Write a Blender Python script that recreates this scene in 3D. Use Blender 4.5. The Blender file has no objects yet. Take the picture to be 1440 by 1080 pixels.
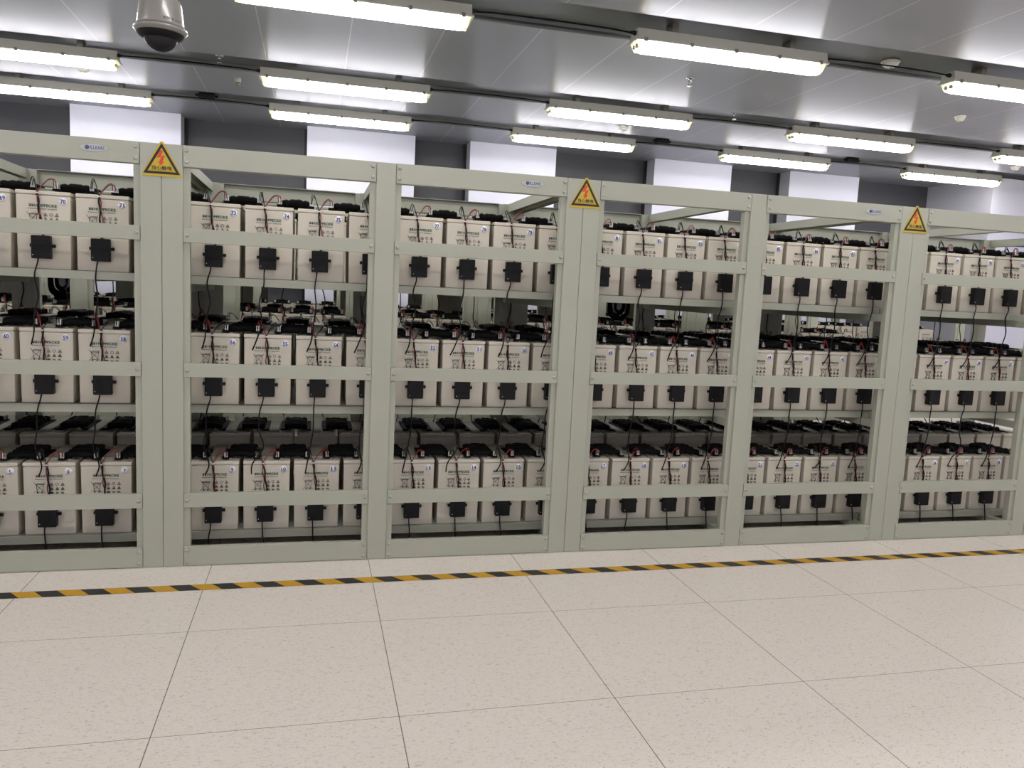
import bpy, bmesh, math, random
from mathutils import Vector, Matrix
random.seed(7)
SC = bpy.context.scene
COL = SC.collection
PI = math.pi

# ------------------------------------------------------------------ camera
F_PX, YAW, PITCH, ROLL = 1111.10, 0.25001, -0.118805, 0.047281
cam_d = bpy.data.cameras.new('camera')
cam_d.sensor_fit = 'HORIZONTAL'; cam_d.sensor_width = 36.0
cam_d.lens = F_PX / 1440.0 * 36.0
cam_d.clip_start = 0.05; cam_d.clip_end = 60
cam = bpy.data.objects.new('camera', cam_d); COL.objects.link(cam)
_f = Vector((math.sin(YAW)*math.cos(PITCH), math.cos(YAW)*math.cos(PITCH), math.sin(PITCH)))
_r0 = Vector((math.cos(YAW), -math.sin(YAW), 0)); _u0 = _r0.cross(_f)
_r = math.cos(ROLL)*_r0 + math.sin(ROLL)*_u0
_u = -math.sin(ROLL)*_r0 + math.cos(ROLL)*_u0
cam.matrix_world = Matrix(((_r.x, _u.x, -_f.x, 0.36522), (_r.y, _u.y, -_f.y, -2.54359),
                           (_r.z, _u.z, -_f.z, 1.11754), (0, 0, 0, 1)))
SC.camera = cam

# ------------------------------------------------------------------ world and exposure
w = bpy.data.worlds.new('world'); SC.world = w; w.use_nodes = True
w.node_tree.nodes['Background'].inputs[0].default_value = (0.02, 0.02, 0.02, 1)
w.node_tree.nodes['Background'].inputs[1].default_value = 0.2
SC.view_settings.view_transform = 'Standard'
SC.view_settings.look = 'None'
SC.view_settings.gamma = 1.0
SC.view_settings.use_curve_mapping = False
SC.view_settings.exposure = 1.12
LAMP_STRENGTH = 11.0          # the luminous covers of the ceiling luminaires

# ------------------------------------------------------------------ materials
def s2l(c):
    return tuple(((v/255)/12.92 if v/255 <= 0.04045 else ((v/255+0.055)/1.055)**2.4) for v in c)

def mat(name, rgb, rough=0.5, metal=0.0, noise=0.0, nscale=40, bump=0.0, spec=0.5, coat=0.0):
    m = bpy.data.materials.new(name); m.use_nodes = True
    nt = m.node_tree; b = nt.nodes['Principled BSDF']
    c = s2l(rgb)
    b.inputs['Base Color'].default_value = (*c, 1)
    b.inputs['Roughness'].default_value = rough
    b.inputs['Metallic'].default_value = metal
    b.inputs['Specular IOR Level'].default_value = spec
    b.inputs['Coat Weight'].default_value = coat
    if noise or bump:
        tc = nt.nodes.new('ShaderNodeTexCoord')
        n = nt.nodes.new('ShaderNodeTexNoise'); n.inputs['Scale'].default_value = nscale
        n.inputs['Detail'].default_value = 3
        nt.links.new(tc.outputs['Object'], n.inputs['Vector'])
        if noise:
            mx = nt.nodes.new('ShaderNodeMix'); mx.data_type = 'RGBA'
            mx.inputs[6].default_value = (*[v*(1-noise) for v in c], 1)
            mx.inputs[7].default_value = (*[min(1, v*(1+noise)) for v in c], 1)
            nt.links.new(n.outputs['Fac'], mx.inputs[0]); nt.links.new(mx.outputs[2], b.inputs['Base Color'])
        if bump:
            bp = nt.nodes.new('ShaderNodeBump'); bp.inputs['Strength'].default_value = bump
            bp.inputs['Distance'].default_value = 0.002
            nt.links.new(n.outputs['Fac'], bp.inputs['Height']); nt.links.new(bp.outputs[0], b.inputs['Normal'])
    return m

M = {}
M['rack'] = mat('rack_paint', (165, 167, 152), 0.42, noise=0.03, nscale=6, bump=0.05)
M['case'] = mat('battery_plastic', (204, 197, 182), 0.5, noise=0.03, nscale=9)
M['lid'] = mat('battery_lid_plastic', (209, 202, 187), 0.45)
M['lidtop'] = mat('battery_vent_plastic', (150, 147, 134), 0.5)
M['black'] = mat('black_plastic', (13, 13, 16), 0.5, spec=0.3)
M['rubber'] = mat('black_cable_rubber', (7, 7, 9), 0.7, noise=0.2, nscale=60, spec=0.15)
M['wblack'] = mat('black_wire', (9, 8, 8), 0.45, spec=0.3)
M['wred'] = mat('red_wire', (116, 26, 26), 0.4)
M['lug'] = mat('tinned_lug', (215, 214, 210), 0.3, metal=0.7)
M['print'] = mat('black_print', (58, 62, 58), 0.6)
M['green'] = mat('green_print', (20, 84, 62), 0.6)
M['white'] = mat('white_sticker', (238, 238, 244), 0.5)
M['blue'] = mat('blue_print', (38, 50, 128), 0.5)
M['led'] = mat('led_lens', (225, 228, 225), 0.3)
M['bolt'] = mat('zinc_bolt', (168, 168, 160), 0.35, metal=0.6)
M['yellow'] = mat('sign_yellow', (190, 163, 44), 0.4)
M['signblack'] = mat('sign_black', (22, 12, 10), 0.5)
M['signred'] = mat('sign_red', (206, 66, 30), 0.5)
M['lamp_body'] = mat('luminaire_housing', (172, 170, 161), 0.45)
M['clip'] = mat('steel_clip', (120, 116, 108), 0.4, metal=0.5)
M['camwhite'] = mat('camera_shell', (122, 119, 113), 0.28, coat=0.3)
M['smoke'] = mat('detector_plastic', (226, 224, 214), 0.5)
M['chrome'] = mat('chrome', (200, 200, 200), 0.2, metal=1.0)
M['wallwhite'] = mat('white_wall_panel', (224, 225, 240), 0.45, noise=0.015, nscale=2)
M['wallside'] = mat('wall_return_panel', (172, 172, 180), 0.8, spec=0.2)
M['walldark'] = mat('dark_wall_panel', (64, 65, 71), 0.5, noise=0.03, nscale=3)
M['wallframe'] = mat('dark_window_frame', (20, 21, 24), 0.5)
M['channel'] = mat('ceiling_channel_steel', (118, 120, 120), 0.3, metal=0.45)
M['tape_y'] = mat('tape_yellow', (190, 144, 30), 0.45, noise=0.06, nscale=30)
M['tape_k'] = mat('tape_black', (36, 36, 36), 0.45, noise=0.1, nscale=30)
M['bluesign'] = mat('blue_sign', (50, 96, 150), 0.5)
M['emblem'] = mat('emblem_plate', (176, 178, 172), 0.3, metal=0.3)
M['emblue'] = mat('emblem_blue', (70, 76, 140), 0.5)
M['emrim'] = mat('emblem_rim', (152, 158, 138), 0.4)

def lamp_mat():
    m = bpy.data.materials.new('luminous_cover'); m.use_nodes = True
    b = m.node_tree.nodes['Principled BSDF']
    b.inputs['Base Color'].default_value = (0.9, 0.9, 0.9, 1)
    b.inputs['Roughness'].default_value = 0.4
    b.inputs['Emission Color'].default_value = (1.0, 0.975, 0.96, 1)
    b.inputs['Emission Strength'].default_value = LAMP_STRENGTH
    return m
M['glow'] = lamp_mat()

def glass_mat(name, rgb, alpha_mix):
    m = bpy.data.materials.new(name); m.use_nodes = True
    nt = m.node_tree; nt.nodes.clear()
    out = nt.nodes.new('ShaderNodeOutputMaterial'); mix = nt.nodes.new('ShaderNodeMixShader')
    tr = nt.nodes.new('ShaderNodeBsdfTransparent'); tr.inputs[0].default_value = (*s2l(rgb), 1)
    gl = nt.nodes.new('ShaderNodeBsdfPrincipled'); gl.inputs['Base Color'].default_value = (*s2l(rgb), 1)
    gl.inputs['Roughness'].default_value = 0.12
    mix.inputs[0].default_value = alpha_mix
    nt.links.new(tr.outputs[0], mix.inputs[1]); nt.links.new(gl.outputs[0], mix.inputs[2])
    nt.links.new(mix.outputs[0], out.inputs[0])
    return m
M['clear'] = glass_mat('clear_prismatic_cover', (232, 230, 214), 0.45)
M['dome'] = glass_mat('tinted_dome', (70, 70, 76), 0.35)

def math_node(nt, op, a, b=None):
    n = nt.nodes.new('ShaderNodeMath'); n.operation = op
    for k, v in enumerate((a, b)):
        if v is None: continue
        if isinstance(v, (int, float)): n.inputs[k].default_value = v
        else: nt.links.new(v, n.inputs[k])
    return n.outputs[0]

def line_mask(nt, coord, pitch, offset, half):
    s = math_node(nt, 'SUBTRACT', coord, offset)
    d = math_node(nt, 'DIVIDE', s, pitch)
    fr = math_node(nt, 'FRACT', math_node(nt, 'ADD', d, 0.5))
    ab = math_node(nt, 'ABSOLUTE', math_node(nt, 'SUBTRACT', fr, 0.5))
    return math_node(nt, 'LESS_THAN', ab, half/pitch)

def floor_mat():
    m = bpy.data.materials.new('speckled_vinyl_tiles'); m.use_nodes = True
    nt = m.node_tree; b = nt.nodes['Principled BSDF']
    tc = nt.nodes.new('ShaderNodeTexCoord'); sp = nt.nodes.new('ShaderNodeSeparateXYZ')
    nt.links.new(tc.outputs['Object'], sp.inputs[0])
    lx = line_mask(nt, sp.outputs[0], 0.6, 0.0, 0.0013)
    ly = line_mask(nt, sp.outputs[1], 0.6, 0.0, 0.0010)
    ln = math_node(nt, 'MAXIMUM', lx, ly)
    # flecks
    def flecks(scale, rot, lo, hi):
        mp = nt.nodes.new('ShaderNodeMapping'); mp.inputs['Rotation'].default_value = (0, 0, rot)
        mp.inputs['Scale'].default_value = (1, 2.4, 1)
        n = nt.nodes.new('ShaderNodeTexNoise'); n.inputs['Scale'].default_value = scale
        n.inputs['Detail'].default_value = 1.5; n.inputs['Distortion'].default_value = 1.2
        r = nt.nodes.new('ShaderNodeMapRange'); r.inputs[1].default_value = lo; r.inputs[2].default_value = hi
        nt.links.new(tc.outputs['Object'], mp.inputs[0]); nt.links.new(mp.outputs[0], n.inputs['Vector'])
        nt.links.new(n.outputs['Fac'], r.inputs[0])
        return r.outputs[0]
    base = (*s2l((214, 206, 196)), 1)
    def mixc(fac, a, c2):
        mx = nt.nodes.new('ShaderNodeMix'); mx.data_type = 'RGBA'
        nt.links.new(fac, mx.inputs[0])
        if isinstance(a, tuple): mx.inputs[6].default_value = a
        else: nt.links.new(a, mx.inputs[6])
        mx.inputs[7].default_value = (*s2l(c2), 1)
        return mx.outputs[2]
    f1 = math_node(nt, 'MULTIPLY', flecks(75, 0.6, 0.58, 0.68), 0.75)
    f2 = math_node(nt, 'MULTIPLY', flecks(120, 2.1, 0.60, 0.70), 0.5)
    f3 = math_node(nt, 'MULTIPLY', flecks(70, 1.2, 0.67, 0.73), 0.8)
    c = mixc(f1, base, (182, 172, 161)); c = mixc(f2, c, (231, 224, 214)); c = mixc(f3, c, (160, 152, 142))
    c = mixc(math_node(nt, 'MULTIPLY', ln, 0.85), c, (62, 54, 48))
    nt.links.new(c, b.inputs['Base Color'])
    b.inputs['Roughness'].default_value = 0.42
    b.inputs['Specular IOR Level'].default_value = 0.35
    return m
M['floor'] = floor_mat()

def ceiling_mat():
    m = bpy.data.materials.new('satin_metal_ceiling_panels'); m.use_nodes = True
    nt = m.node_tree; b = nt.nodes['Principled BSDF']
    tc = nt.nodes.new('ShaderNodeTexCoord'); sp = nt.nodes.new('ShaderNodeSeparateXYZ')
    nt.links.new(tc.outputs['Object'], sp.inputs[0])
    ln = line_mask(nt, sp.outputs[0], 0.58, -0.005, 0.003)
    n = nt.nodes.new('ShaderNodeTexNoise'); n.inputs['Scale'].default_value = 3
    nt.links.new(tc.outputs['Object'], n.inputs['Vector'])
    mx = nt.nodes.new('ShaderNodeMix'); mx.data_type = 'RGBA'
    nt.links.new(ln, mx.inputs[0])
    mx.inputs[6].default_value = (*s2l((150, 151, 159)), 1)
    mx.inputs[7].default_value = (*s2l((196, 196, 196)), 1)
    nt.links.new(mx.outputs[2], b.inputs['Base Color'])
    b.inputs['Metallic'].default_value = 0.0
    b.inputs['Roughness'].default_value = 0.7
    gl = nt.nodes.new('ShaderNodeBsdfAnisotropic')          # satin rolled sheet: the grain spreads highlights across it
    gl.inputs['Color'].default_value = (0.72, 0.72, 0.78, 1)
    gl.inputs['Roughness'].default_value = 0.27
    gl.inputs['Anisotropy'].default_value = 0.62
    tg = nt.nodes.new('ShaderNodeCombineXYZ'); tg.inputs[0].default_value = 1.0
    nt.links.new(tg.outputs[0], gl.inputs['Tangent'])
    mix = nt.nodes.new('ShaderNodeMixShader'); mix.inputs[0].default_value = 0.24
    out = [n_ for n_ in nt.nodes if n_.type == 'OUTPUT_MATERIAL'][0]
    nt.links.new(b.outputs[0], mix.inputs[1]); nt.links.new(gl.outputs[0], mix.inputs[2])
    nt.links.new(mix.outputs[0], out.inputs[0])
    bp = nt.nodes.new('ShaderNodeBump'); bp.inputs['Strength'].default_value = 0.1; bp.inputs['Distance'].default_value = 0.01
    nt.links.new(n.outputs['Fac'], bp.inputs['Height']); nt.links.new(bp.outputs[0], gl.inputs['Normal'])
    return m
M['ceiling'] = ceiling_mat()

# ------------------------------------------------------------------ mesh building
class MB:
    def __init__(s): s.v = []; s.f = []; s.m = []; s.sm = []
    def add(s, vs, fs, mi=0, smooth=False):
        o = len(s.v); s.v += [tuple(v) for v in vs]
        for f in fs: s.f.append(tuple(i+o for i in f)); s.m.append(mi); s.sm.append(smooth)
        return s
    def box(s, x0, x1, y0, y1, z0, z1, b=0.0, mi=0):
        if x0 > x1: x0, x1 = x1, x0
        if y0 > y1: y0, y1 = y1, y0
        if z0 > z1: z0, z1 = z1, z0
        if b <= 0:
            s.add([(x0,y0,z0),(x1,y0,z0),(x1,y1,z0),(x0,y1,z0),(x0,y0,z1),(x1,y0,z1),(x1,y1,z1),(x0,y1,z1)],
                  [(3,2,1,0),(4,5,6,7),(0,1,5,4),(1,2,6,5),(2,3,7,6),(3,0,4,7)], mi)
            return s
        bm = bmesh.new(); bmesh.ops.create_cube(bm, size=1)
        for v in bm.verts:
            v.co = Vector(((x0+x1)/2+v.co.x*(x1-x0), (y0+y1)/2+v.co.y*(y1-y0), (z0+z1)/2+v.co.z*(z1-z0)))
        bmesh.ops.bevel(bm, geom=bm.edges[:], offset=b, segments=2, affect='EDGES', profile=0.5)
        bm.verts.index_update()
        s.add([v.co for v in bm.verts], [[v.index for v in f.verts] for f in bm.faces], mi)
        bm.free(); return s
    def tube(s, pts, r, n=6, mi=0, caps=True):
        pts = [Vector(p) for p in pts]; vs = []; fs = []
        ref = Vector((0.31, 0.57, 0.76))
        rr = r if isinstance(r, (list, tuple)) else [r]*len(pts)
        for i, p in enumerate(pts):
            t = (pts[min(i+1, len(pts)-1)] - pts[max(i-1, 0)]).normalized()
            a = t.cross(ref)
            if a.length < 1e-3: a = t.cross(Vector((1, 0, 0)))
            a.normalize(); bb = t.cross(a)
            for k in range(n):
                th = 2*PI*k/n; vs.append(p + rr[i]*(math.cos(th)*a + math.sin(th)*bb))
        for i in range(len(pts)-1):
            for k in range(n):
                k2 = (k+1) % n; fs.append((i*n+k, (i+1)*n+k, (i+1)*n+k2, i*n+k2))
        if caps: fs.append(tuple(range(n))); fs.append(tuple(reversed(range((len(pts)-1)*n, len(pts)*n))))
        return s.add(vs, fs, mi, True)
    def lathe(s, prof, cx=0, cy=0, n=32, mi=0, axis='z', cz=0):
        vs = []; fs = []
        for (r, h) in prof:
            for k in range(n):
                th = 2*PI*k/n
                if axis == 'z': vs.append((cx+r*math.cos(th), cy+r*math.sin(th), cz+h))
                elif axis == 'y': vs.append((cx+r*math.cos(th), cy+h, cz+r*math.sin(th)))
                else: vs.append((cx+h, cy+r*math.cos(th), cz+r*math.sin(th)))
        for i in range(len(prof)-1):
            for k in range(n):
                k2 = (k+1) % n; fs.append((i*n+k, i*n+k2, (i+1)*n+k2, (i+1)*n+k))
        fs.append(tuple(reversed(range(n)))); fs.append(tuple(range((len(prof)-1)*n, len(prof)*n)))
        return s.add(vs, fs, mi, True)
    def poly_y(s, pts, y0, y1, mi=0):          # pts in (x,z), extruded along y, y0 is the front
        n = len(pts)
        vs = [(x, y0, z) for x, z in pts] + [(x, y1, z) for x, z in pts]
        fs = [tuple(range(n)), tuple(reversed(range(n, 2*n)))]
        fs += [(i, i+n, (i+1) % n+n, (i+1) % n) for i in range(n)]
        return s.add(vs, fs, mi)
    def prism_x(s, pts, x0, x1, mi=0):         # pts in (y,z), extruded along x
        n = len(pts)
        vs = [(x0, y, z) for y, z in pts] + [(x1, y, z) for y, z in pts]
        fs = [tuple(reversed(range(n))), tuple(range(n, 2*n))]
        fs += [(i, (i+1) % n, (i+1) % n+n, i+n) for i in range(n)]
        return s.add(vs, fs, mi)
    def bar_y(s, a, b, w, y0, y1, mi=0):       # a flat printed stroke in the x-z plane
        a = Vector(a); b = Vector(b); d = (b-a).normalized(); nrm = Vector((-d.y, d.x))*w/2
        return s.poly_y([tuple(a-nrm), tuple(b-nrm), tuple(b+nrm), tuple(a+nrm)], y0, y1, mi)
    def mesh(s, name, mats):
        me = bpy.data.meshes.new(name); me.from_pydata(s.v, [], s.f)
        for m in (mats if isinstance(mats, (list, tuple)) else [mats]): me.materials.append(m)
        me.polygons.foreach_set('material_index', s.m); me.polygons.foreach_set('use_smooth', s.sm)
        me.validate(); me.update()
        bm = bmesh.new(); bm.from_mesh(me); bmesh.ops.recalc_face_normals(bm, faces=bm.faces[:])
        bm.to_mesh(me); bm.free()
        return me

def link(name, me, parent=None, loc=(0, 0, 0), rotz=0.0):
    o = bpy.data.objects.new(name, me); COL.objects.link(o)
    o.location = loc; o.rotation_euler = (0, 0, rotz)
    if parent: o.parent = parent
    return o

def tag(o, label=None, cat=None, group=None, kind=None):
    if label: o['label'] = label
    if cat: o['category'] = cat
    if group: o['group'] = group
    if kind: o['kind'] = kind
    return o

def thing(name, label, cat, loc=(0, 0, 0), rotz=0.0, group=None):
    o = bpy.data.objects.new(name, None); COL.objects.link(o)
    o.empty_display_size = 0.05
    o.location = loc; o.rotation_euler = (0, 0, rotz)
    return tag(o, label, cat, group)

def kids(o): return [c for c in o.children]

def dup(root, loc, rotz, label, group=None):
    r = root.copy(); COL.objects.link(r); r.location = loc; r.rotation_euler = (0, 0, rotz)
    r['label'] = label
    if group: r['group'] = group
    for ch in KIDS[root.name]:
        c = ch.copy(); COL.objects.link(c); c.parent = r
        for g in KIDS.get(ch.name, []):
            d = g.copy(); COL.objects.link(d); d.parent = c
    return r
KIDS = {}
def register(root):
    ks = list(root.children); KIDS[root.name] = ks
    for k in ks: KIDS[k.name] = list(k.children)

_textcache = {}
def text_pts(body, bold=0.0):
    """flat glyph mesh data of a word: vertices (x, y) and faces"""
    key = (body, bold)
    if key in _textcache: return _textcache[key]
    cu = bpy.data.curves.new('t', 'FONT'); cu.body = body; cu.resolution_u = 2; cu.offset = bold
    o = bpy.data.objects.new('t', cu); COL.objects.link(o)
    dg = bpy.context.evaluated_depsgraph_get()
    me = bpy.data.meshes.new_from_object(o.evaluated_get(dg))
    vs = [(v.co.x, v.co.y) for v in me.vertices]; fs = [tuple(p.vertices) for p in me.polygons]
    bpy.data.objects.remove(o); bpy.data.curves.remove(cu); bpy.data.meshes.remove(me)
    _textcache[key] = (vs, fs); return vs, fs

def put_text(mb, body, cx, cz, width, height, y, mi=0, bold=0.0, fn=None):
    vs, fs = text_pts(body, bold)
    x0 = min(v[0] for v in vs); x1 = max(v[0] for v in vs); z0 = min(v[1] for v in vs); z1 = max(v[1] for v in vs)
    out = []
    for (x, z) in vs:
        p = (cx+((x-x0)/(x1-x0)-0.5)*width, y, cz+((z-z0)/(z1-z0)-0.5)*height)
        out.append(fn(p) if fn else p)
    mb.add(out, fs, mi)

# ------------------------------------------------------------------ room shell
ZC = 2.75
XL, XR, YF, YB = -5.2, 11.0, -5.2, 6.45
YD = 6.70
fl = link('floor', MB().add([(XL, YF, 0), (XR, YF, 0), (XR, YD, 0), (XL, YD, 0)], [(0, 1, 2, 3)]).mesh('floor', M['floor']))
tag(fl, kind='structure')

CH_Y = [(1.98, 2.46), (3.96, 4.375), (5.275, 5.69)]
CH_BACK = [(0.03, 0.51), (-1.92, -1.44), (-3.87, -3.39)]
def ceiling():
    mb = MB(); ys = [YF]
    for a, b in sorted(CH_BACK + CH_Y): ys += [a, b]
    ys.append(YD)
    D = 0.04
    for k in range(0, len(ys), 2):
        a, b = ys[k], ys[k+1]
        mb.add([(XL, a, ZC), (XR, a, ZC), (XR, b, ZC), (XL, b, ZC)], [(3, 2, 1, 0)], 0)
    for k in range(1, len(ys)-1, 2):
        a, b = ys[k], ys[k+1]
        mb.add([(XL, a, ZC), (XR, a, ZC), (XR, a, ZC+D), (XL, a, ZC+D)], [(0, 1, 2, 3)], 1)
        mb.add([(XL, b, ZC), (XR, b, ZC), (XR, b, ZC+D), (XL, b, ZC+D)], [(3, 2, 1, 0)], 1)
        mb.add([(XL, a, ZC+D), (XR, a, ZC+D), (XR, b, ZC+D), (XL, b, ZC+D)], [(3, 2, 1, 0)], 1)
        mb.box(XL, XR, b-0.012, b, ZC+0.002, ZC+0.012, 0, 1)
        mb.box(XL, XR, b-0.05, b-0.044, ZC+0.015, ZC+D, 0, 1)
    me = bpy.data.meshes.new('ceiling'); me.from_pydata(mb.v, [], mb.f)
    me.materials.append(M['ceiling']); me.materials.append(M['channel'])
    me.polygons.foreach_set('material_index', mb.m); me.update()
    return me
tag(link('ceiling', ceiling()), kind='structure')

def back_wall():
    mb = MB()
    # x limits of the proud white panels; the rest is the recessed dark panelling
    white = [(-5.2, -3.4), (-2.02, -0.985), (0.275, 1.43), (2.05, 3.06), (4.29, 5.31), (6.12, 7.12)]
    prev = None
    for (a, b) in white:
        mb.add([(a, YB, 0), (b, YB, 0), (b, YB, ZC), (a, YB, ZC)], [(0, 1, 2, 3)], 0)
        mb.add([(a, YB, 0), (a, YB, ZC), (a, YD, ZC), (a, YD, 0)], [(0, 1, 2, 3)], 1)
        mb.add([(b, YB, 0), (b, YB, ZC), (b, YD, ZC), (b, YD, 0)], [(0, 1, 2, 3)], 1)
        if prev is not None:
            mb.add([(prev, YD, 0), (a, YD, 0), (a, YD, ZC), (prev, YD, ZC)], [(0, 1, 2, 3)], 2)
            mb.box(prev, prev+0.03, YD-0.03, YD, 0, ZC, 0, 3); mb.box(a-0.03, a, YD-0.03, YD, 0, ZC, 0, 3)
        prev = b
    mb.add([(prev, YD, 0), (8.39, YD, 0), (8.39, YD, ZC), (prev, YD, ZC)], [(0, 1, 2, 3)], 2)
    # the deep white column at the right end
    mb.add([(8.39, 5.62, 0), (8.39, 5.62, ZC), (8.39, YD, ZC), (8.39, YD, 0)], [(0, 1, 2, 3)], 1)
    mb.add([(8.39, 5.62, 0), (XR, 5.62, 0), (XR, 5.62, ZC), (8.39, 5.62, ZC)], [(0, 1, 2, 3)], 0)
    return mb.mesh('wall_back', [M['wallwhite'], M['wallside'], M['walldark'], M['wallframe']])
tag(link('wall_back', back_wall()), kind='structure')
def plain_wall(n, a, b):
    tag(link(n, MB().add([(a[0], a[1], 0), (b[0], b[1], 0), (b[0], b[1], ZC), (a[0], a[1], ZC)], [(0, 1, 2, 3)]).mesh(n, M['wallwhite'])), kind='structure')
plain_wall('wall_left', (XL, YF), (XL, YD))
plain_wall('wall_right', (XR, YD), (XR, YF))
plain_wall('wall_front', (XR, YF), (XL, YF))

# hazard tape stuck on the floor
def tape():
    mb = MB(); P = 0.145; y0, y1 = 0.347, 0.405; S = 0.045
    x = -0.5855 - P*26
    while x < 7.0:
        for k in range(2):
            a = x + k*P/2; b = a + P/2
            vs = [(a, y0, 0.0006), (b, y0, 0.0006), (b-S, y1, 0.0006), (a-S, y1, 0.0006)]
            mb.add(vs, [(0, 1, 2, 3)], k)
        x += P
    me = mb.mesh('hazard_tape', [M['tape_y'], M['tape_k']])
    return me
tag(link('hazard_tape', tape()), 'yellow and black striped hazard tape stuck on the floor before the racks', 'tape')

# ------------------------------------------------------------------ luminaires
LX0, LP, LLEN = -0.06, 2.313, 1.32
def luminaire_proto():
    """body along x from 0 to LLEN, y 0 (near edge) .. 0.135, hanging below z = 0"""
    t = thing('ceiling_light', 'x', 'light')
    W = 0.135; L = LLEN
    mb = MB()
    mb.prism_x([(0.012, 0), (W-0.012, 0), (W, -0.062), (0, -0.062)], 0.0, L)
    mb.box(-0.012, L+0.012, -0.006, W+0.006, -0.072, -0.060, 0.002)
    link('housing', mb.mesh('luminaire_housing', M['lamp_body']), t)
    prof = [(0.004, -0.072), (W-0.004, -0.072), (W-0.014, -0.114), (W-0.04, -0.127), (0.04, -0.127), (0.014, -0.114)]
    link('diffuser', MB().prism_x(prof, 0.055, L-0.055).mesh('luminaire_cover', M['glow']), t)
    for a, b, c in ((0.002, 0.055, 0.018), (L-0.055, L-0.002, -0.018)):
        e = MB()
        vs = []
        xs = (a, b); n = len(prof)
        for x in xs:
            end = (x in (0.002, L-0.002))
            for (y, z) in prof:
                vs.append((x + (c if end and z < -0.1 else 0), W/2+(y-W/2)*(0.93 if end else 1), z))
        e.add(vs, [tuple(range(n)), tuple(range(n, 2*n))] + [(i, (i+1) % n, (i+1) % n+n, i+n) for i in range(n)])
        cap = link('end_cap', e.mesh('luminaire_end', M['clear']), t)
        for yy in (0.045, 0.09):
            sx = a+0.016 if a < 0.5 else b-0.016
            link('tube_socket', MB().lathe([(0.013, 0), (0.013, 0.022)], cy=yy, cz=-0.097, cx=sx-0.011, n=12, axis='x').mesh('tube_socket', M['lamp_body']), cap)
    for k in range(5):
        x = 0.05 + (L-0.1)*k/4
        for y0, y1 in ((-0.010, -0.004), (W+0.004, W+0.010)):
            link('clip', MB().box(x-0.011, x+0.011, y0, y1, -0.080, -0.056, 0.001).mesh('luminaire_clip', M['clip']), t)
    for sx, x in ((-1, 0.0), (1, L)):
        link('cable_gland', MB().lathe([(0.014, 0), (0.014, 0.016), (0.010, 0.018), (0.010, 0.032)] if sx > 0 else [(0.010, -0.032), (0.010, -0.018), (0.014, -0.016), (0.014, 0)],
             cx=x, cy=W/2-0.02, cz=-0.024, n=12, axis='x').mesh('cable_gland', M['black']), t)
    for x in (0.25, L-0.25):
        link('bracket', MB().box(x-0.02, x+0.02, 0.02, W-0.02, 0.0, 0.0545, 0).mesh('luminaire_bracket', M['clip']), t)
    register(t); return t
lp = luminaire_proto()
rows = [(2.153, 'nearest'), (4.095, 'middle'), (5.385, 'farthest')]
first = True
def LXF(rn, n):                                # left end of lamp n in a row
    return LX0 + n*2.313 - (0.035 if n == 0 else 0) if rn == 'nearest' else LX0 + 2.338*n
def lamp_label(row, n):
    side = {-2: 'first from the left wall', -1: 'cut by the left edge of the photo', 0: 'second from the left', 1: 'third from the left',
            2: 'fourth from the left', 3: 'fifth from the left, near the right'}
    return side.get(n, 'at the far right')
POSN = {  # by row: which lamps fall inside the photo, and how to point at them
 'nearest': {0: 'leftmost of the nearest row, cut by the top edge', 1: 'large whole one in the middle of the nearest row', 2: 'rightmost of the nearest row, cut by the right edge'},
 'middle': {-1: 'leftmost of the middle row, cut by the left edge', 0: 'second from left in the middle row', 1: 'third from left in the middle row', 2: 'fourth from left in the middle row', 3: 'rightmost of the middle row, cut by the right edge'},
 'farthest': {-1: 'leftmost of the farthest row, cut by the left edge', 0: 'second from left in the farthest row', 1: 'third from left in the farthest row', 2: 'fourth from left in the farthest row', 3: 'rightmost of the farthest row by the wall corner'},
}
Z_L = 2.735
for y, rn in rows:
    for n in range(-2, 4):
        lab = POSN[rn].get(n)
        if lab: lab = 'lit fluorescent ceiling light, ' + lab
        else: lab = 'lit fluorescent ceiling light outside the picture in the %s row' % rn
        loc = (LXF(rn, n), y, Z_L)
        if first: lp.location = loc; lp['label'] = lab; lp['group'] = 'ceiling lights in rows'; first = False
        else: dup(lp, loc, 0, lab, 'ceiling lights in rows')
for y in (0.20, -1.75, -3.70):
    for n in range(-2, 5):
        dup(lp, (LX0+LP*n, y, Z_L), 0, 'lit fluorescent ceiling light behind the photographer', 'ceiling lights in rows')
# black cables running from lamp to lamp
cn = 0
for (y, rn) in rows:
    for n in range(-2, 3):
        xa = LXF(rn, n)+LLEN+0.032; xb = LXF(rn, n+1)-0.032
        pts = []
        for k in range(9):
            u = k/8; s = math.sin(PI*u)
            pts.append((xa+(xb-xa)*u, y+0.0475, Z_L-0.024+0.010*s**0.5 if 0 < u < 1 else Z_L-0.024))
        o = link('power_cable', MB().tube(pts, 0.005, 6).mesh('power_cable', M['rubber']))
        names = {-2: 'left of the leftmost lamps', -1: 'between the first and second lamps', 0: 'between the second and third lamps', 1: 'between the third and fourth lamps', 2: 'between the fourth and last lamps'}
        if rn == 'nearest': names[0] = 'between the leftmost and the middle lamp'; names[1] = 'between the middle and the rightmost lamp'; names[-1] = 'left of the leftmost lamp'; names[2] = 'right of the rightmost lamp'
        tag(o, 'black cable under the ceiling %s of the %s row' % (names[n], rn), 'cable', 'cables between ceiling lights')

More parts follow.
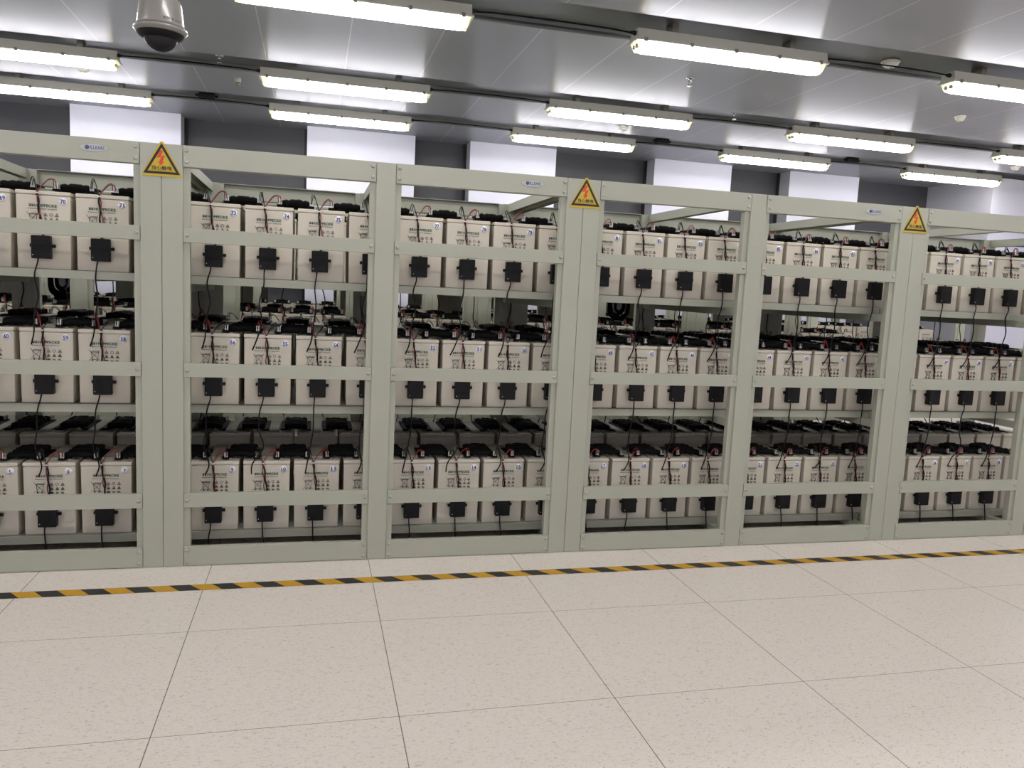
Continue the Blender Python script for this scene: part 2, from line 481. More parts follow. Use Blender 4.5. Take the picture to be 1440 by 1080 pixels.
# ------------------------------------------------------------------ ceiling fittings
def smoke_detector(x, y, z, r, label):
    t = thing('smoke_detector', label, 'smoke detector', (x, y, z), 0, 'ceiling smoke detectors')
    link('base', MB().lathe([(r*0.8, 0), (r, -0.006), (r, -0.014), (r*0.9, -0.018)], n=24).mesh('detector_base', M['smoke']), t)
    link('sensing_head', MB().lathe([(r*0.85, -0.018), (r*0.82, -0.03), (r*0.55, -0.044), (r*0.1, -0.047)], n=24).mesh('detector_head', M['smoke']), t)
    link('indicator', MB().lathe([(0.005, -0.047), (0.004, -0.05)], cx=r*0.15, n=8).mesh('indicator', M['black']), t)
smoke_detector(4.16, 2.30, ZC+0.04, 0.062, 'round white smoke detector in the dark channel between the nearest lamps')
smoke_detector(5.63, 3.24, ZC, 0.045, 'small round white detector on the ceiling near the right edge')
smoke_detector(3.27, 4.93, ZC, 0.05, 'small round detector just below the third lamp of the middle row')
smoke_detector(-1.47, 4.78, ZC, 0.06, 'round detector peeping out below the leftmost middle-row lamp')
smoke_detector(7.95, 4.90, ZC, 0.05, 'small round detector below the last lamp at the right edge')
def sprinkler(x, y, z, label):
    t = thing('sprinkler_head', label, 'sprinkler', (x, y, z), 0, 'ceiling sprinkler heads')
    link('escutcheon', MB().lathe([(0.032, 0), (0.03, -0.006), (0.012, -0.010)], n=20).mesh('escutcheon', M['chrome']), t)
    link('frame', MB().lathe([(0.010, -0.010), (0.010, -0.03)], n=10).box(-0.015, -0.011, -0.003, 0.003, -0.055, -0.02).box(0.011, 0.015, -0.003, 0.003, -0.055, -0.02)
         .box(-0.015, 0.015, -0.003, 0.003, -0.058, -0.052).box(-0.015, 0.015, -0.003, 0.003, -0.024, -0.018).mesh('sprinkler_frame', M['chrome']), t)
    link('deflector', MB().lathe([(0.02, -0.058), (0.02, -0.061)], n=16).mesh('deflector', M['chrome']), t)
sprinkler(3.07, 3.10, ZC, 'chrome sprinkler head on the ceiling right of the middle lamps')
sprinkler(4.00, 4.10, ZC+0.04, 'small sprinkler in the channel left of the fourth middle-row lamp')
sprinkler(-0.36, 4.12, ZC+0.04, 'small sprinkler in the channel beside the dome camera')
def beam_sensor(x, y, z, label):
    t = thing('ceiling_sensor', label, 'sensor', (x, y, z), 0, 'small pendant ceiling sensors')
    link('body', MB().lathe([(0.026, 0), (0.026, -0.024), (0.022, -0.036)], n=20).mesh('sensor_body', M['lamp_body']), t)
    link('lens', MB().lathe([(0.02, -0.036), (0.02, -0.06), (0.012, -0.068)], n=16).mesh('sensor_lens', M['clip']), t)
beam_sensor(-0.27, 4.62, ZC, 'small white pendant sensor below the channel left of the second lamp')
def junction_box(x, y, z, label):
    t = thing('junction_box', label, 'junction box', (x, y, z), 0, 'black ceiling junction boxes')
    link('body', MB().box(-0.07, 0.07, -0.03, 0.03, -0.05, 0.0, 0.004).mesh('junction_body', M['black']), t)
    link('cable_gland', MB().lathe([(0.012, 0), (0.012, 0.03)], cx=0.07, cz=-0.025, n=10, axis='x').mesh('box_gland', M['black']), t)
    link('cable_gland', MB().lathe([(0.012, -0.03), (0.012, 0)], cx=-0.07, cz=-0.025, n=10, axis='x').mesh('box_gland', M['black']), t)
    link('screw', MB().lathe([(0.004, 0), (0.004, -0.012)], cz=-0.05, n=8).mesh('box_screw', M['bolt']), t)
junction_box(-0.62, 5.52, ZC+0.04, 'black junction box in the channel above the first sign')
junction_box(3.95, 5.52, ZC+0.04, 'black junction box between third and fourth far-row lamps')
junction_box(6.30, 5.52, ZC+0.04, 'black junction box left of the last far-row lamp')

# ------------------------------------------------------------------ dome camera
def dome_camera():
    x, y = -0.212, 0.83
    t = thing('dome_camera', 'white pendant dome security camera with dark glass hanging from the ceiling', 'security camera', (x, y, ZC))
    Z = lambda z: z-ZC
    link('mounting_pole', MB().lathe([(0.018, Z(2.15)), (0.018, Z(2.70)), (0.05, Z(2.705)), (0.05, 0)], n=20).mesh('camera_pole', M['camwhite']), t)
    b = MB().lathe([(0.088, Z(2.035)), (0.085, Z(2.05)), (0.074, Z(2.125)), (0.068, Z(2.138)), (0.05, Z(2.146)), (0.018, Z(2.152))], n=48)
    sh = link('shell', b.mesh('camera_shell', M['camwhite']), t)
    def wrap(p):
        ang = p[0]/0.084; zz = p[2]; rad = 0.0885-(zz-2.045)*0.147
        a = -PI/2 + ang
        return (math.cos(a)*rad, math.sin(a)*rad, Z(zz))
    mb = MB(); put_text(mb, 'ZTE S', 0.040, 2.0565, 0.038, 0.0085, 0, bold=0.02, fn=wrap)
    put_text(mb, 'urveil', 0.078, 2.0555, 0.026, 0.006, 0, bold=0.01, fn=wrap)
    link('lettering', mb.mesh('camera_lettering', M['signblack']), sh)
    link('trim_ring', MB().lathe([(0.070, Z(2.006)), (0.084, Z(2.014)), (0.0955, Z(2.026)), (0.0955, Z(2.034)), (0.088, Z(2.036))], n=48).mesh('camera_ring', M['camwhite']), t)
    link('collar', MB().lathe([(0.060, Z(1.995)), (0.078, Z(2.005)), (0.090, Z(2.022)), (0.088, Z(2.026))], n=48).mesh('camera_collar', M['black']), t)
    prof = []
    for k in range(10):
        a = PI/2*k/9; prof.append((0.061*math.cos(a)+0.0001, Z(2.010)-0.058*math.sin(a)))
    dm = link('dome', MB().lathe(prof, n=48).mesh('camera_dome', M['dome']), t)
    link('lens_module', MB().lathe([(0.044, Z(2.0)), (0.044, Z(1.985)), (0.03, Z(1.965)), (0.012, Z(1.96))], n=24).mesh('lens_module', M['black']), dm)
dome_camera()

# ------------------------------------------------------------------ racks
YR = 0.605          # front plane of the first rack line
RD = 1.18           # rack depth
RW = 1.61           # rack width, two bays
RH = 1.58
SHZ = (0.082, 0.603, 1.113)     # shelf tops
TIER = ('bottom', 'middle', 'top')
PF = 0.072; FLG = 0.023; MH = 0.0375

def rack_meshes():
    R = {}
    b = 0.0025
    def post(x0, x1, fl):          # fl: list of flange x ranges
        mb = MB().box(x0, x1, 0, 0.04, 0.0, RH, b)
        for a, c in fl: mb.box(a, c, 0.0095, 0.04, 0.0, RH-0.002, 0.001)
        return mb
    R['pl'] = post(0.0005, PF, [(PF-0.001, PF+FLG)]).mesh('rack_post', M['rack'])
    R['pm'] = post(RW/2-MH, RW/2+MH, [(RW/2-MH-FLG, RW/2-MH+0.001), (RW/2+MH-0.001, RW/2+MH+FLG)]).mesh('rack_post', M['rack'])
    R['pr'] = post(RW-PF, RW-0.0005, [(RW-PF-FLG, RW-PF+0.001)]).mesh('rack_post', M['rack'])
    xa, xb = PF+0.0015, RW/2-MH-0.0015
    def rail(z0, z1, deep):
        mb = MB().box(xa, xb, -0.0015, 0.0092, z0, z1, 0.001)
        mb.box(xa+FLG, xb-FLG, 0.009, deep, z1-0.003, z1, 0)
        mb.box(xa+FLG, xb-FLG, 0.009, deep, z0, z0+0.003, 0)
        return mb
    R['top'] = rail(1.504, RH, 0.038).mesh('top_beam', M['rack'])
    R['bot'] = rail(0.002, 0.076, 0.022).mesh('bottom_beam', M['rack'])
    for k, (z0, z1) in enumerate(((0.233, 0.287), (0.735, 0.786), (1.2335, 1.285))):
        R['g%d' % k] = rail(z0, z1, 0.02).mesh('guard_rail', M['rack'])
    R['bolt'] = MB().lathe([(0.0072, -0.0014), (0.0072, -0.003), (0.0048, -0.0050), (0.001, -0.0054)], n=12, axis='y').mesh('bolt', M['bolt'])
    for k, z in enumerate(SHZ):
        mb = MB(); z -= 0.0012                    # batteries stand a hair above the steel
        for y in (0.173, 0.46, 0.785, 1.085): mb.box(0.003, RW-0.003, y, y+0.03, z-0.031, z, 0.001)
        mb.box(0.003, RW-0.003, 0.202, 1.087, z-0.004, z-0.001)
        R['s%d' % k] = mb.mesh('shelf', M['rack'])
    R['brr'] = MB().box(0, 0.04, 0.0405, RD-0.0405, -0.066, -0.0315, 0.001).mesh('shelf_bearer', M['rack'])
    sd = {}
    for n, x in (('l', 0.006), ('m', RW/2-0.019), ('r', RW-0.044)):
        R['t'+n] = MB().box(x, x+0.003, 0.0405, RD-0.0405, 1.536, RH-0.001).box(x+0.035, x+0.038, 0.0405, RD-0.0405, 1.536, RH-0.001)\
            .box(x, x+0.038, 0.0405, RD-0.0405, RH-0.004, RH-0.001).mesh('side_beam', M['rack'])
    # emblem: an oval plate with rim and blue lettering
    mb = MB(); n = 28
    def oval(rx, rz): return [(rx*math.cos(2*PI*k/n), rz*math.sin(2*PI*k/n)*(abs(math.sin(2*PI*k/n))**0.25)) for k in range(n)]
    mb.poly_y(oval(0.050, 0.0155), -0.0012, 0.0, 0); mb.poly_y(oval(0.0465, 0.013), -0.0016, -0.001, 1)
    R['emblem'] = mb.mesh('emblem', [M['emrim'], M['emblem']])
    mb = MB()
    mb.lathe([(0.0075, -0.0022), (0.0075, -0.0016)], cx=-0.022, n=16, axis='y')
    put_text(mb, 'ILLEARI', 0.010, 0.0, 0.046, 0.0125, -0.002, bold=0.015)
    R['emtext'] = mb.mesh('emblem_lettering', M['emblue'])
    return R
RM = rack_meshes()

def build_rack(x, y, label, front=True, half=False, group=None):
    t = thing('battery_rack', label, 'rack', (x, y, 0), 0, group)
    bays = (0,) if half else (0, 1)
    for fr in (True, False):
        yo = 0 if fr else RD; rz = 0 if fr else PI
        # the rear faces are the same profiles turned about the rack's middle
        for nm in (('pl', 'pm', 'pr') if not half else (('pl', 'pm') if fr else ('pr', 'pm'))):
            link('post', RM[nm], t, (0, 0, 0) if fr else (RW, RD, 0), rz)
        for bay in bays:
            dx = 0.0 if bay == 0 else (RW/2+MH-PF)
            loc = (dx, 0, 0) if fr else (RW/2*0 + (RW-dx if not half else RW - (RW/2+MH-PF)), RD, 0)
            if half and not fr: loc = (RW/2-MH+PF, RD, 0)
            tb = link('top_beam', RM['top'], t, loc, rz)
            gs = [link('guard_rail', RM['g%d' % k], t, loc, rz) for k in range(3)]
            bb = link('bottom_beam', RM['bot'], t, loc, rz)
            if fr and front:
                xl = PF+0.0135; xr = RW/2-MH-0.0135
                for xx in (xl, xr):
                    for z in (1.522, 1.562): link('bolt', RM['bolt'], tb, (xx, 0, z))
                    for z in (0.016, 0.062): link('bolt', RM['bolt'], bb, (xx, 0, z))
                    for g, z in zip(gs, (0.26, 0.7605, 1.259)): link('bolt', RM['bolt'], g, (xx, 0, z))
                if bay == 1:
                    e = link('emblem', RM['emblem'], tb, (RW-0.22-dx, -0.0014, 1.546))
                    e.name = 'emblem'; em_pending.append((e, tb))
    for n in ('l', 'm') if half else ('l', 'm', 'r'): link('side_beam', RM['t'+n], t)
    if not half:
        for k in range(3):
            link('shelf', RM['s%d' % k], t)
            for xx in (0.012, RW/2-0.02, RW-0.052): link('shelf_bearer', RM['brr'], t, (xx, 0, SHZ[k]))
    else:
        for k in range(3):
            z = SHZ[k]-0.0012; mb = MB()
            for yy in (0.173, 0.46, 0.785, 1.085): mb.box(0.003, RW/2+0.03, yy, yy+0.03, z-0.031, z, 0.001)
            mb.box(0.003, RW/2+0.03, 0.202, 1.087, z-0.004, z-0.001)
            link('shelf', mb.mesh('shelf', M['rack']), t)
            for xx in (0.012, RW/2-0.02): link('shelf_bearer', RM['brr'], t, (xx, 0, z))
    return t
em_pending = []
X1 = [-1.784, -0.174, 1.436, 3.046]
RL = ['grey-green steel battery rack at the left edge, left of the first warning sign',
      'grey-green steel battery rack between the first and second warning signs',
      'grey-green steel battery rack between the second and third warning signs',
      'grey-green steel battery rack right of the third warning sign']
for x, l in zip(X1, RL): build_rack(x, YR, l, True, group='battery racks of the front line')
# blue lettering sits on the emblem plate itself
for e, tb in em_pending:
    e.parent = tb
    me = e.data
if em_pending:
    n0 = em_pending[0][0].data
    bm = bmesh.new(); bm.from_mesh(n0); n0.materials.append(M['emblue'])
    k0 = len(bm.faces); bm.from_mesh(RM['emtext']); bm.faces.ensure_lookup_table()
    for f in bm.faces[k0:]: f.material_index = 2
    bm.to_mesh(n0); bm.free()
Y2, Y3 = 2.68, 4.75
X2 = [-3.394, -1.784, -0.174, 1.436, 3.046]
W2 = ['cut by the left edge of the second line', 'leftmost in the second line', 'second from left in the second line', 'middle rack of the second line', 'right end rack of the second line']
G2 = 'grey-green steel rack across the aisle, beyond the front rack %s'
B2 = ['', 'left of the first sign', 'between the first two signs', 'between the last two signs', 'right of the last sign']
for x, a in zip(X2, B2): build_rack(x, Y2, G2 % a if a else 'grey-green steel rack across the first aisle, beyond the left edge', False, group='battery racks of the second line')
X3 = [-3.394, -1.784, -0.174, 1.436, 3.046, 4.656]
for k, x in enumerate(X3):
    build_rack(x, Y3, '%s steel rack of the farthest line, seen under the top shelves' % ('leftmost', 'second from left', 'third from left', 'third from right', 'second from right', 'rightmost two-bay')[k], False, group='battery racks of the farthest line')
build_rack(6.52, Y3, 'pale single-bay steel rack ending the farthest line on the right', False, half=True)

# ------------------------------------------------------------------ warning signs
def warning_sign(x, label):
    t = thing('warning_sign', label, 'sign', (x, YR-0.0005, 1.465), 0, 'triangular high voltage warning signs')
    H = 0.121; W = 0.068
    def tri(w, zb, zt, c):
        return [(-w, zb), (-w+c*0.3, zb-c*0.35), (w-c*0.3, zb-c*0.35), (w, zb), (c*0.5, zt), (-c*0.5, zt)]
    mb = MB().poly_y(tri(W, 0.002, H, 0.010), -0.0015, 0, 0)
    link('plate', mb.mesh('sign_plate', M['yellow']), t)
    mb = MB()
    A, B, C = Vector((-0.062, 0.0075)), Vector((0.062, 0.0075)), Vector((0, 0.1165))
    cen = (A+B+C)/3; k = 0.77
    a, b, c = [cen+(p-cen)*k for p in (A, B, C)]
    for P, Q, q, p in ((A, B, b, a), (B, C, c, b), (C, A, a, c)):
        mb.poly_y([tuple(P), tuple(Q), tuple(q), tuple(p)], -0.002, -0.0014)
    link('border', mb.mesh('sign_border', M['signblack']), t)
    z0 = 0.036; s = 0.062
    bolt = [(0.10, 1.0), (-0.12, 1.0), (-0.33, 0.50), (-0.04, 0.56), (-0.14, 0.28), (-0.22, 0.30), (-0.10, 0.0), (0.16, 0.26), (0.06, 0.27), (0.20, 0.68), (-0.05, 0.62)]
    vs = [(u*s*0.85, -0.002, z0+v*s*0.88) for u, v in bolt]
    link('lightning_symbol', MB().add(vs, [(0, 1, 2, 3, 10), (3, 4, 8, 9), (3, 9, 10), (4, 5, 6), (4, 6, 7, 8)]).mesh('lightning', M['signred']), t)
    mb = MB(); put_text(mb, '当心触电', 0, 0.029, 0.068, 0.0145, -0.002, bold=0.02)
    mb.box(-0.042, 0.042, -0.002, -0.0016, 0.0195, 0.0202)
    link('lettering', mb.mesh('sign_lettering', M['signblack']), t)
warning_sign(-0.172, 'yellow triangular electric shock sign left of batteries 73 to 76')
warning_sign(1.444, 'yellow triangular electric shock sign between batteries 79 and 81')
warning_sign(3.051, 'yellow triangular electric shock sign on the rightmost double post')
def remove_tree(o):
    for c in list(o.children): remove_tree(c)
    bpy.data.objects.remove(o)

# ------------------------------------------------------------------ batteries
BW, BD, BH = 0.1855, 0.32, 0.287
PITCH_B = 0.2016; XB0 = -0.0109
def bx_(i): return XB0+PITCH_B*i

def print_mesh():
    mb = MB(); y0, y1 = -0.0005, 0.0015
    z = 0.233
    # two small logo blocks, the word and the line below
    for k in range(2):
        x = -0.047+k*0.0085
        mb.box(x, x+0.0065, y0, y1, z-0.0045, z+0.0045, 0, 0)
        mb.box(x+0.001, x+0.0055, y0-0.0001, y0+0.0005, z+0.0005, z+0.0014, 0, 2)
    put_text(mb, 'HOPPECKE', 0.0085, z, 0.075, 0.0105, y0, 1, bold=0.03)
    put_text(mb, 'Reserve Power Systems', -0.002, z-0.0125, 0.095, 0.0052, y0, 0, bold=0.02)
    # crossed-out wheelie bin
    L = lambda a, b, w=0.0011: mb.bar_y(a, b, w, y0, y1, 0)
    cx, cz = -0.034, 0.186
    L((cx-0.021, cz+0.022), (cx+0.018, cz-0.020)); L((cx+0.018, cz+0.022), (cx-0.021, cz-0.020))
    L((cx-0.013, cz+0.014), (cx-0.009, cz-0.015)); L((cx+0.013, cz+0.014), (cx+0.009, cz-0.015))
    L((cx-0.016, cz+0.014), (cx+0.016, cz+0.014), 0.002); L((cx-0.009, cz-0.015), (cx+0.009, cz-0.015))
    L((cx-0.010, cz+0.018), (cx+0.011, cz+0.018), 0.0014)
    mb.box(cx-0.011, cx-0.006, y0, y1, cz-0.021, cz-0.016); mb.box(cx+0.005, cx+0.010, y0, y1, cz-0.021, cz-0.016)
    # 3 x 3 pictograms
    for r in range(3):
        for c in range(3):
            px, pz = 0.007+c*0.0192, 0.200-r*0.0170
            s = 0.0062
            if r < 2 and not (r == 0 and c == 1):
                A, B, C = (px-s, pz-s*0.8), (px+s, pz-s*0.8), (px, pz+s)
                L(A, B); L(B, C); L(C, A)
                mb.box(px-0.0015-(0.001 if r else 0), px+0.0015+(0.001 if r else 0), y0, y1, pz-s*0.55, pz+s*(0.1 if r else -0.1))
            elif r == 0:
                n = 10
                for k in range(n):
                    a, b = 2*PI*k/n, 2*PI*(k+1)/n
                    L((px+s*0.85*math.cos(a), pz+s*0.85*math.sin(a)), (px+s*0.85*math.cos(b), pz+s*0.85*math.sin(b)), 0.0009)
            else:
                if c == 0: mb.box(px-s, px+s, y0, y1, pz-s*0.6, pz+s*0.5); mb.box(px-s*0.4, px+s*0.4, y0, y1, pz+s*0.5, pz+s*0.8)
                elif c == 1:
                    L((px-s, pz), (px+s, pz), 0.0012); L((px-s*0.6, pz+s*0.7), (px+s*0.6, pz-s*0.7)); L((px+s*0.6, pz+s*0.7), (px-s*0.6, pz-s*0.7))
                else:
                    put_text(mb, 'Pb', px, pz, 0.011, 0.009, y0, 0, bold=0.03)
    return mb.mesh('battery_print', [M['print'], M['green'], M['case']])

def battery_meshes():
    R = {}
    mb = MB()
    w0, w1 = BW/2-0.0030, BW/2-0.0010
    z1 = BH-0.0162
    mb.add([(-w0, 0.002, 0), (w0, 0.002, 0), (w0, BD-0.002, 0), (-w0, BD-0.002, 0), (-w1, 0.001, z1), (w1, 0.001, z1), (w1, BD-0.001, z1), (-w1, BD-0.001, z1)],
           [(3, 2, 1, 0), (4, 5, 6, 7), (0, 1, 5, 4), (1, 2, 6, 5), (2, 3, 7, 6), (3, 0, 4, 7)])
    bm = bmesh.new()
    me = mb.mesh('battery_case', M['case']); bm.from_mesh(me)
    bmesh.ops.bevel(bm, geom=bm.edges[:], offset=0.003, segments=2, affect='EDGES', profile=0.5)
    bm.to_mesh(me); bm.free(); R['case'] = me
    mb = MB().box(-BW/2, BW/2, -0.0005, BD+0.0005, BH-0.0140, BH, 0.0026)
    mb.box(-BW/2+0.006, BW/2-0.006, 0.006, BD-0.006, BH-0.0165, BH-0.012)
    mb.box(-0.024, 0.024, 0.035, BD-0.035, BH-0.001, BH+0.012, 0.003, 1)
    mb.box(-BW/2+0.012, -0.036, 0.10, BD-0.03, BH-0.001, BH+0.004, 0.001, 1)
    mb.box(0.036, BW/2-0.012, 0.10, BD-0.03, BH-0.001, BH+0.004, 0.001, 1)
    R['lid'] = mb.mesh('battery_lid', [M['lid'], M['lidtop']])
    R['term'] = MB().lathe([(0.012, 0), (0.012, 0.0035), (0.007, 0.004), (0.007, 0.005)], n=12).mesh('battery_terminal', M['lug'])
    R['print'] = print_mesh()
    R['sticker'] = MB().lathe([(0.0142, -0.0006), (0.0142, 0.0012)], n=24, axis='y').mesh('number_sticker', M['white'])
    return R
BM = battery_meshes()
_dig = {}
def digit_mesh(n):
    if n not in _dig:
        mb = MB(); t = str(n); put_text(mb, t, 0, 0, 0.0096*len(t) - 0.001, 0.0165, -0.0009, bold=0.03)
        _dig[n] = mb.mesh('number', M['blue'])
    return _dig[n]

def number(tier, i): return (9+i, 56-i, 73+i)[tier]
BAYS = {-2: 'the bay beyond the left edge', -1: 'the bay cut by the left edge', 0: 'the bay right of the first sign', 1: 'the bay left of the second sign',
        2: 'the bay right of the second sign', 3: 'the bay left of the third sign', 4: 'the bay right of the third sign', 5: 'the bay at the right edge'}
ORD = ('leftmost', 'second', 'third', 'rightmost')
def spot(i): return '%s in %s' % (ORD[i % 4], BAYS[i//4])
YB1 = 0.795; YB1R = 1.715
def bat_label(tier, i):
    n = number(tier, i)
    if (i % 4) == 3: return 'cream battery behind the post, %s shelf, %s' % (TIER[tier], spot(i))
    return 'cream battery %d, %s shelf, %s' % (n, TIER[tier], spot(i))

def build_battery(name_group, printed):
    t = thing('battery', 'x', 'battery')
    link('case', BM['case'], t); link('lid', BM['lid'], t)
    for sx in (-1, 1): link('terminal', BM['term'], t, (sx*0.055, 0.055, BH-0.001))
    if printed: link('print', BM['print'], t)
    register(t); return t
pf = build_battery('', True); pr = build_battery('', False)
for tier in range(3):
    for i in range(-8, 21):
        o = dup(pf, (bx_(i), YB1, SHZ[tier]), 0, bat_label(tier, i), 'front row batteries on the %s shelf' % TIER[tier])
        st = link('number_sticker', BM['sticker'], o, (0.067, 0.0006, 0.252))
        link('number', digit_mesh(number(tier, i)), st)
    for i in range(-8, 24):
        n = number(tier, i)
        vis = i <= 19
        dup(pr, (bx_(i), YB1R, SHZ[tier]), PI, ('rear cream battery, %s shelf, %s' % (TIER[tier], spot(i))) if vis else
            ('rear cream battery, %s shelf, past the %s end of the visible row' % (TIER[tier], 'left' if i < 0 else 'right')), 'rear row batteries on the %s shelf' % TIER[tier])
L2L = 'distant cream battery on the middle shelf across the first aisle, seen under the top shelf'
L3L = 'far cream battery on the middle shelf of the farthest rack line'
def beyond(what, i):
    return '%s, straight beyond the %s' % (what, spot(i)) if -4 <= i < 20 else '%s, past the %s end of the front bays' % (what, 'left' if i < 0 else 'right')
for i in range(-9, 23):
    dup(pf, (bx_(i), Y2+0.19, SHZ[1]), 0, beyond('second-line near battery', i), 'batteries of the second rack line')
    dup(pr, (bx_(i), Y2+1.11, SHZ[1]), PI, beyond('second-line back battery', i), 'batteries of the second rack line')
for i in list(range(-11, 32)) + [33, 34, 35]:
    dup(pf, (bx_(i), Y3+0.19, SHZ[1]), 0, beyond('farthest-line battery', i), 'batteries of the farthest rack line')
remove_tree(pf); remove_tree(pr)

# ------------------------------------------------------------------ links between batteries
def link_meshes():
    R = []
    rnd = random.Random(3)
    for var in range(4):
        cabs = []
        for k in range(4):
            y = 0.042 + k*0.046 + rnd.uniform(-0.004, 0.004)
            h = rnd.uniform(0.002, 0.007)
            pts = []; rr = []
            for j in range(13):
                u = j/12; x = -0.053+0.106*u
                pts.append((x, y+0.004*math.sin(5*u+k), 0.0195+h*math.sin(PI*u)+rnd.uniform(-0.0006, 0.0006)))
                rr.append(0.0140+rnd.uniform(-0.0012, 0.0012) - (0.003 if j in (0, 3, 9, 12) else 0))
            cabs.append(MB().tube(pts, rr, 8).mesh('link_cable', M['rubber']))
        R.append(cabs)
    return R
LM = link_meshes()
LUG = MB().box(-0.0062, -0.0012, 0.016, 0.028, 0.012, 0.034, 0.001).box(0.0016, 0.0066, 0.016, 0.028, 0.012, 0.034, 0.001).mesh('link_lug', M['lug'])
CAP = MB().box(-0.014, 0.012, 0.014, 0.195, 0.0052, 0.0125, 0.002).mesh('link_end_boot', M['rubber'])
def link_merged(v):
    mb = MB()
    for q_, me in enumerate(list(LM[v]) + [LM[v][0]]):
        dy = 0.185 if q_ == 4 else 0.0
        mb.add([(a.co.x, a.co.y+dy, a.co.z) for a in me.vertices], [tuple(p.vertices) for p in me.polygons], 0, True)
    for sx in (-0.060, 0.060):
        mb.box(sx-0.014, sx+0.012, 0.014, 0.26, 0.0052, 0.0125, 0.002)
        for a in (-0.006, 0.002): mb.box(sx+a, sx+a+0.0048, 0.016, 0.028, 0.012, 0.034, 0, 1)
    return mb.mesh('battery_link', [M['rubber'], M['lug']])
LMM = [link_merged(v) for v in range(4)]
rnd = random.Random(11)
for tier in range(3):
    z = SHZ[tier]+BH
    for i in range(-8, 20):
        x = (bx_(i)+bx_(i+1))/2; v = rnd.randrange(4)
        a, b = number(tier, i), number(tier, i+1)
        t = thing('battery_link', 'black link from battery %d, %s shelf, %s' % (a, TIER[tier], spot(i)), 'cable link', (x, YB1, z), 0, 'links across the front row batteries')
        for me in LM[v]: link('cable', me, t)
        for sx in (-0.060, 0.060):
            link('end_boot', CAP, t, (sx, 0, 0)); link('lug', LUG, t, (sx, 0, 0))
    for i in range(-8, 23):
        x = (bx_(i)+bx_(i+1))/2; v = rnd.randrange(4)
        lab = 'rear black link, %s shelf, %s' % (TIER[tier], spot(i))
        if i >= 20: lab = 'black link at the %s end of the rear row on the %s shelf' % ('left' if i < 0 else 'right', TIER[tier])
        tag(link('battery_link', LMM[v], None, (x, YB1R, z), PI), lab, 'cable link', 'links across the rear row batteries')
z = SHZ[1]+BH
for i in range(-9, 22):
    for y, rz, wd in ((Y2+0.19, 0, 'near'), (Y2+1.11, PI, 'back')):
        tag(link('battery_link', LMM[rnd.randrange(4)], None, ((bx_(i)+bx_(i+1))/2, y, z), rz), beyond('second-line %s link' % wd, i), 'cable link', 'links of the second rack line')
for i in list(range(-11, 31)) + [33, 34]:
    tag(link('battery_link', LMM[rnd.randrange(4)], None, ((bx_(i)+bx_(i+1))/2, Y3+0.19, z), 0), beyond('farthest-line link', i), 'cable link', 'links of the farthest rack line')

# ------------------------------------------------------------------ battery monitors with their wires
def bez(ps, n=14):
    ps = [Vector(p) for p in ps]; out = []
    m = len(ps)
    for s in range(m-1):                       # Catmull-Rom through the points
        p0 = ps[max(s-1, 0)]; p1 = ps[s]; p2 = ps[s+1]; p3 = ps[min(s+2, m-1)]
        k = max(3, n//(m-1))
        for j in range(k):
            t = j/k
            out.append(0.5*((2*p1)+(-p0+p2)*t+(2*p0-5*p1+4*p2-p3)*t*t+(-p0+3*p1-3*p2+p3)*t**3))
    out.append(ps[-1]); return out

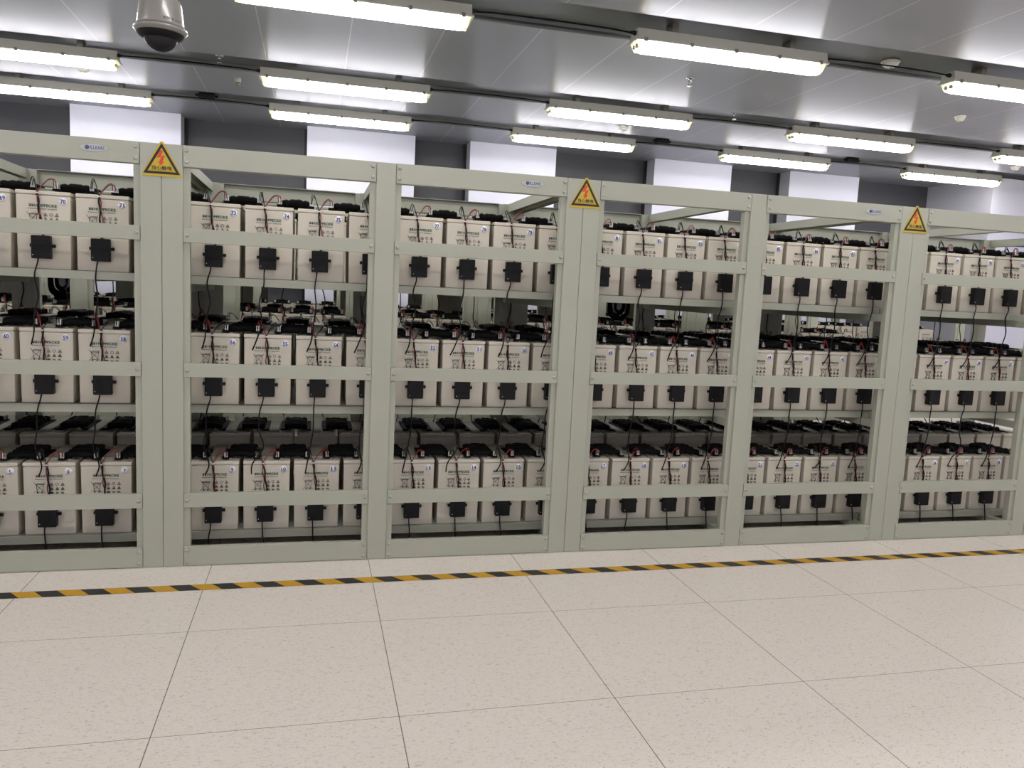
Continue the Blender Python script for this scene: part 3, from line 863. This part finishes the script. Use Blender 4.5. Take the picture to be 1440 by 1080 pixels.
hm = MB().box(-0.036, 0.029, -0.030, -0.0008, 0.037, 0.122, 0.003)
hm.box(-0.046, -0.035, -0.009, -0.0008, 0.079, 0.091, 0.001).box(0.028, 0.041, -0.009, -0.0008, 0.079, 0.091, 0.001)
hm.box(-0.032, 0.025, -0.0315, -0.0295, 0.104, 0.118, 0.0006)
HOUS = hm.mesh('monitor_housing', M['black'])
LED = MB().lathe([(0.0018, -0.0312), (0.0018, -0.0298)], cx=-0.029, cz=0.050, n=8, axis='y').mesh('led', M['led'])
MV = []
for tier in range(3):
    vs = []
    for var in range(4):
        r = random.Random(100*tier+var)
        sg = -1 if tier == 1 else 1            # middle shelf: the polarity is mirrored
        jx = -0.012 + r.uniform(-0.006, 0.006)
        J = Vector((jx, -0.007, BH-0.004))
        wires = {}
        for nm, s0 in (('red', sg), ('black', -sg)):
            mb = MB()
            for k in range(2):
                tx = s0*(0.0425 - 0.007*k) + r.uniform(-0.003, 0.003); top = BH+0.040+r.uniform(-0.006, 0.010)+(0.008 if s0 < 0 else 0)
                mb.tube(bez([(tx, 0.0125, BH+0.020), (tx*0.97, 0.0128, BH+0.033), (tx*0.86, 0.014, top), (jx+(tx-jx)*0.55, 0.010, top-0.004-0.004*k), (jx+(tx-jx)*0.18, -0.004, BH+0.010), tuple(J)], 20), 0.0017, 5)
            off = 0.0018 if nm == 'red' else -0.0018
            pts = []
            mx = r.uniform(-0.004, 0.005)
            for j in range(14):
                u = j/13; zz = J.z+(0.120-J.z)*u
                xx = jx+(0.001-jx)*u + mx*math.sin(PI*u)
                tw = 7.5*u+var
                ph = 0 if nm == 'red' else PI
                pts.append((xx+0.0024*math.cos(tw*2+ph), -0.0062-0.0022*math.sin(tw*2+ph)-0.006*u, zz))
            mb.tube(pts, 0.0020 if nm == 'red' else 0.0034, 6)
            wires[nm] = mb.mesh('%s_wires' % nm, M['wred' if nm == 'red' else 'wblack'])
        tie = MB().lathe([(0.0052, -0.002), (0.0052, 0.002)], cx=J.x, cy=J.y, cz=J.z-0.004, n=10).mesh('cable_tie', M['white'])
        if tier:
            ex = -0.050+r.uniform(-0.012, 0.016)
            cab = [(-0.014, -0.018, 0.040), (-0.016, -0.026, 0.020), (-0.020+r.uniform(-0.01, 0.004), -0.025, -0.03), (-0.024+r.uniform(-0.012, 0.012), -0.026, -0.10),
                   (-0.026+r.uniform(-0.016, 0.020), -0.024, -0.17), (ex+r.uniform(0.004, 0.018), -0.020, -0.24), (ex, -0.006, -0.286)]
        else:
            ex = -0.014+r.uniform(-0.012, 0.02)
            cab = [(-0.014, -0.018, 0.040), (-0.014, -0.024, 0.015), (ex, -0.028, -0.03), (ex+0.004, -0.028, -0.080)]
        cable = MB().tube(bez(cab, 30), 0.0028, 6).mesh('data_cable', M['wblack'])
        vs.append((wires, tie, cable))
    MV.append(vs)
def monitor(tier, loc, rz, label, group, var, cable=True):
    t = thing('battery_monitor', label, 'battery monitor', loc, rz, group)
    wires, tie, cab = MV[tier][var]
    h = link('housing', HOUS, t); link('led', LED, h)
    link('red_wires', wires['red'], t)['label'] = 'red wires'
    link('black_wires', wires['black'], t)
    link('cable_tie', tie, t)
    if cable: link('data_cable', cab, t)
rnd = random.Random(5)
for tier in range(3):
    for i in range(-8, 21):
        n = number(tier, i)
        monitor(tier, (bx_(i), YB1, SHZ[tier]), 0, 'black box on battery %d, %s shelf, %s' % (n, TIER[tier], spot(i)), 'battery monitors of the front row', rnd.randrange(4))
for tier in (1, 2):
    for i in range(-8, 23):
        n = number(tier, i); vis = i <= 19
        lab = 'rear monitor wires, %s shelf, %s' % (TIER[tier], spot(i)) if vis else 'monitor wires on the %s shelf rear battery past the %s end' % (TIER[tier], 'left' if i < 0 else 'right')
        monitor(tier, (bx_(i), YB1R, SHZ[tier]), PI, lab, 'battery monitors of the rear row', rnd.randrange(4))
for i in range(-9, 23):
    monitor(1, (bx_(i), Y2+0.19, SHZ[1]), 0, beyond('second-line wired monitor', i), 'battery monitors of the second rack line', rnd.randrange(4))

# ------------------------------------------------------------------ things beyond the racks
def coil(x, y, label, k):
    r = random.Random(k); mb = MB()
    for j in range(7):
        dx = r.uniform(-0.01, 0.01); w = 0.03+0.010*j; d = 0.07+0.012*j
        mb.tube(bez([(x-w+dx, y, 1.055), (x-w*0.9+dx, y+0.01, 1.055-d*0.7), (x+dx, y+0.015, 1.055-d), (x+w*0.9+dx, y+0.01, 1.055-d*0.7), (x+w+dx, y, 1.055)], 24), 0.0075, 6)
    tag(link('cable_loop', mb.mesh('cable_loop', M['rubber'])), label, 'cable')
coil(-1.30, 3.50, 'bundle of black power cables looping under the top shelf at far left', 1)
coil(2.79, 3.55, 'bundle of black power cables looping in the gap above battery 47', 2)

bs = thing('wall_sign', 'blue strip sign on the white wall above the right end of the racks', 'sign', (8.62, 5.62, 1.94))
link('board', MB().box(0, 0.62, -0.012, -0.0005, 0, 0.075, 0.002).mesh('sign_board', M['bluesign']), bs)
mb = MB()
for k in range(9): mb.box(0.03+k*0.064, 0.07+k*0.064, -0.0135, -0.0118, 0.022, 0.052)
link('lettering', mb.mesh('wall_sign_lettering', M['white']), bs)
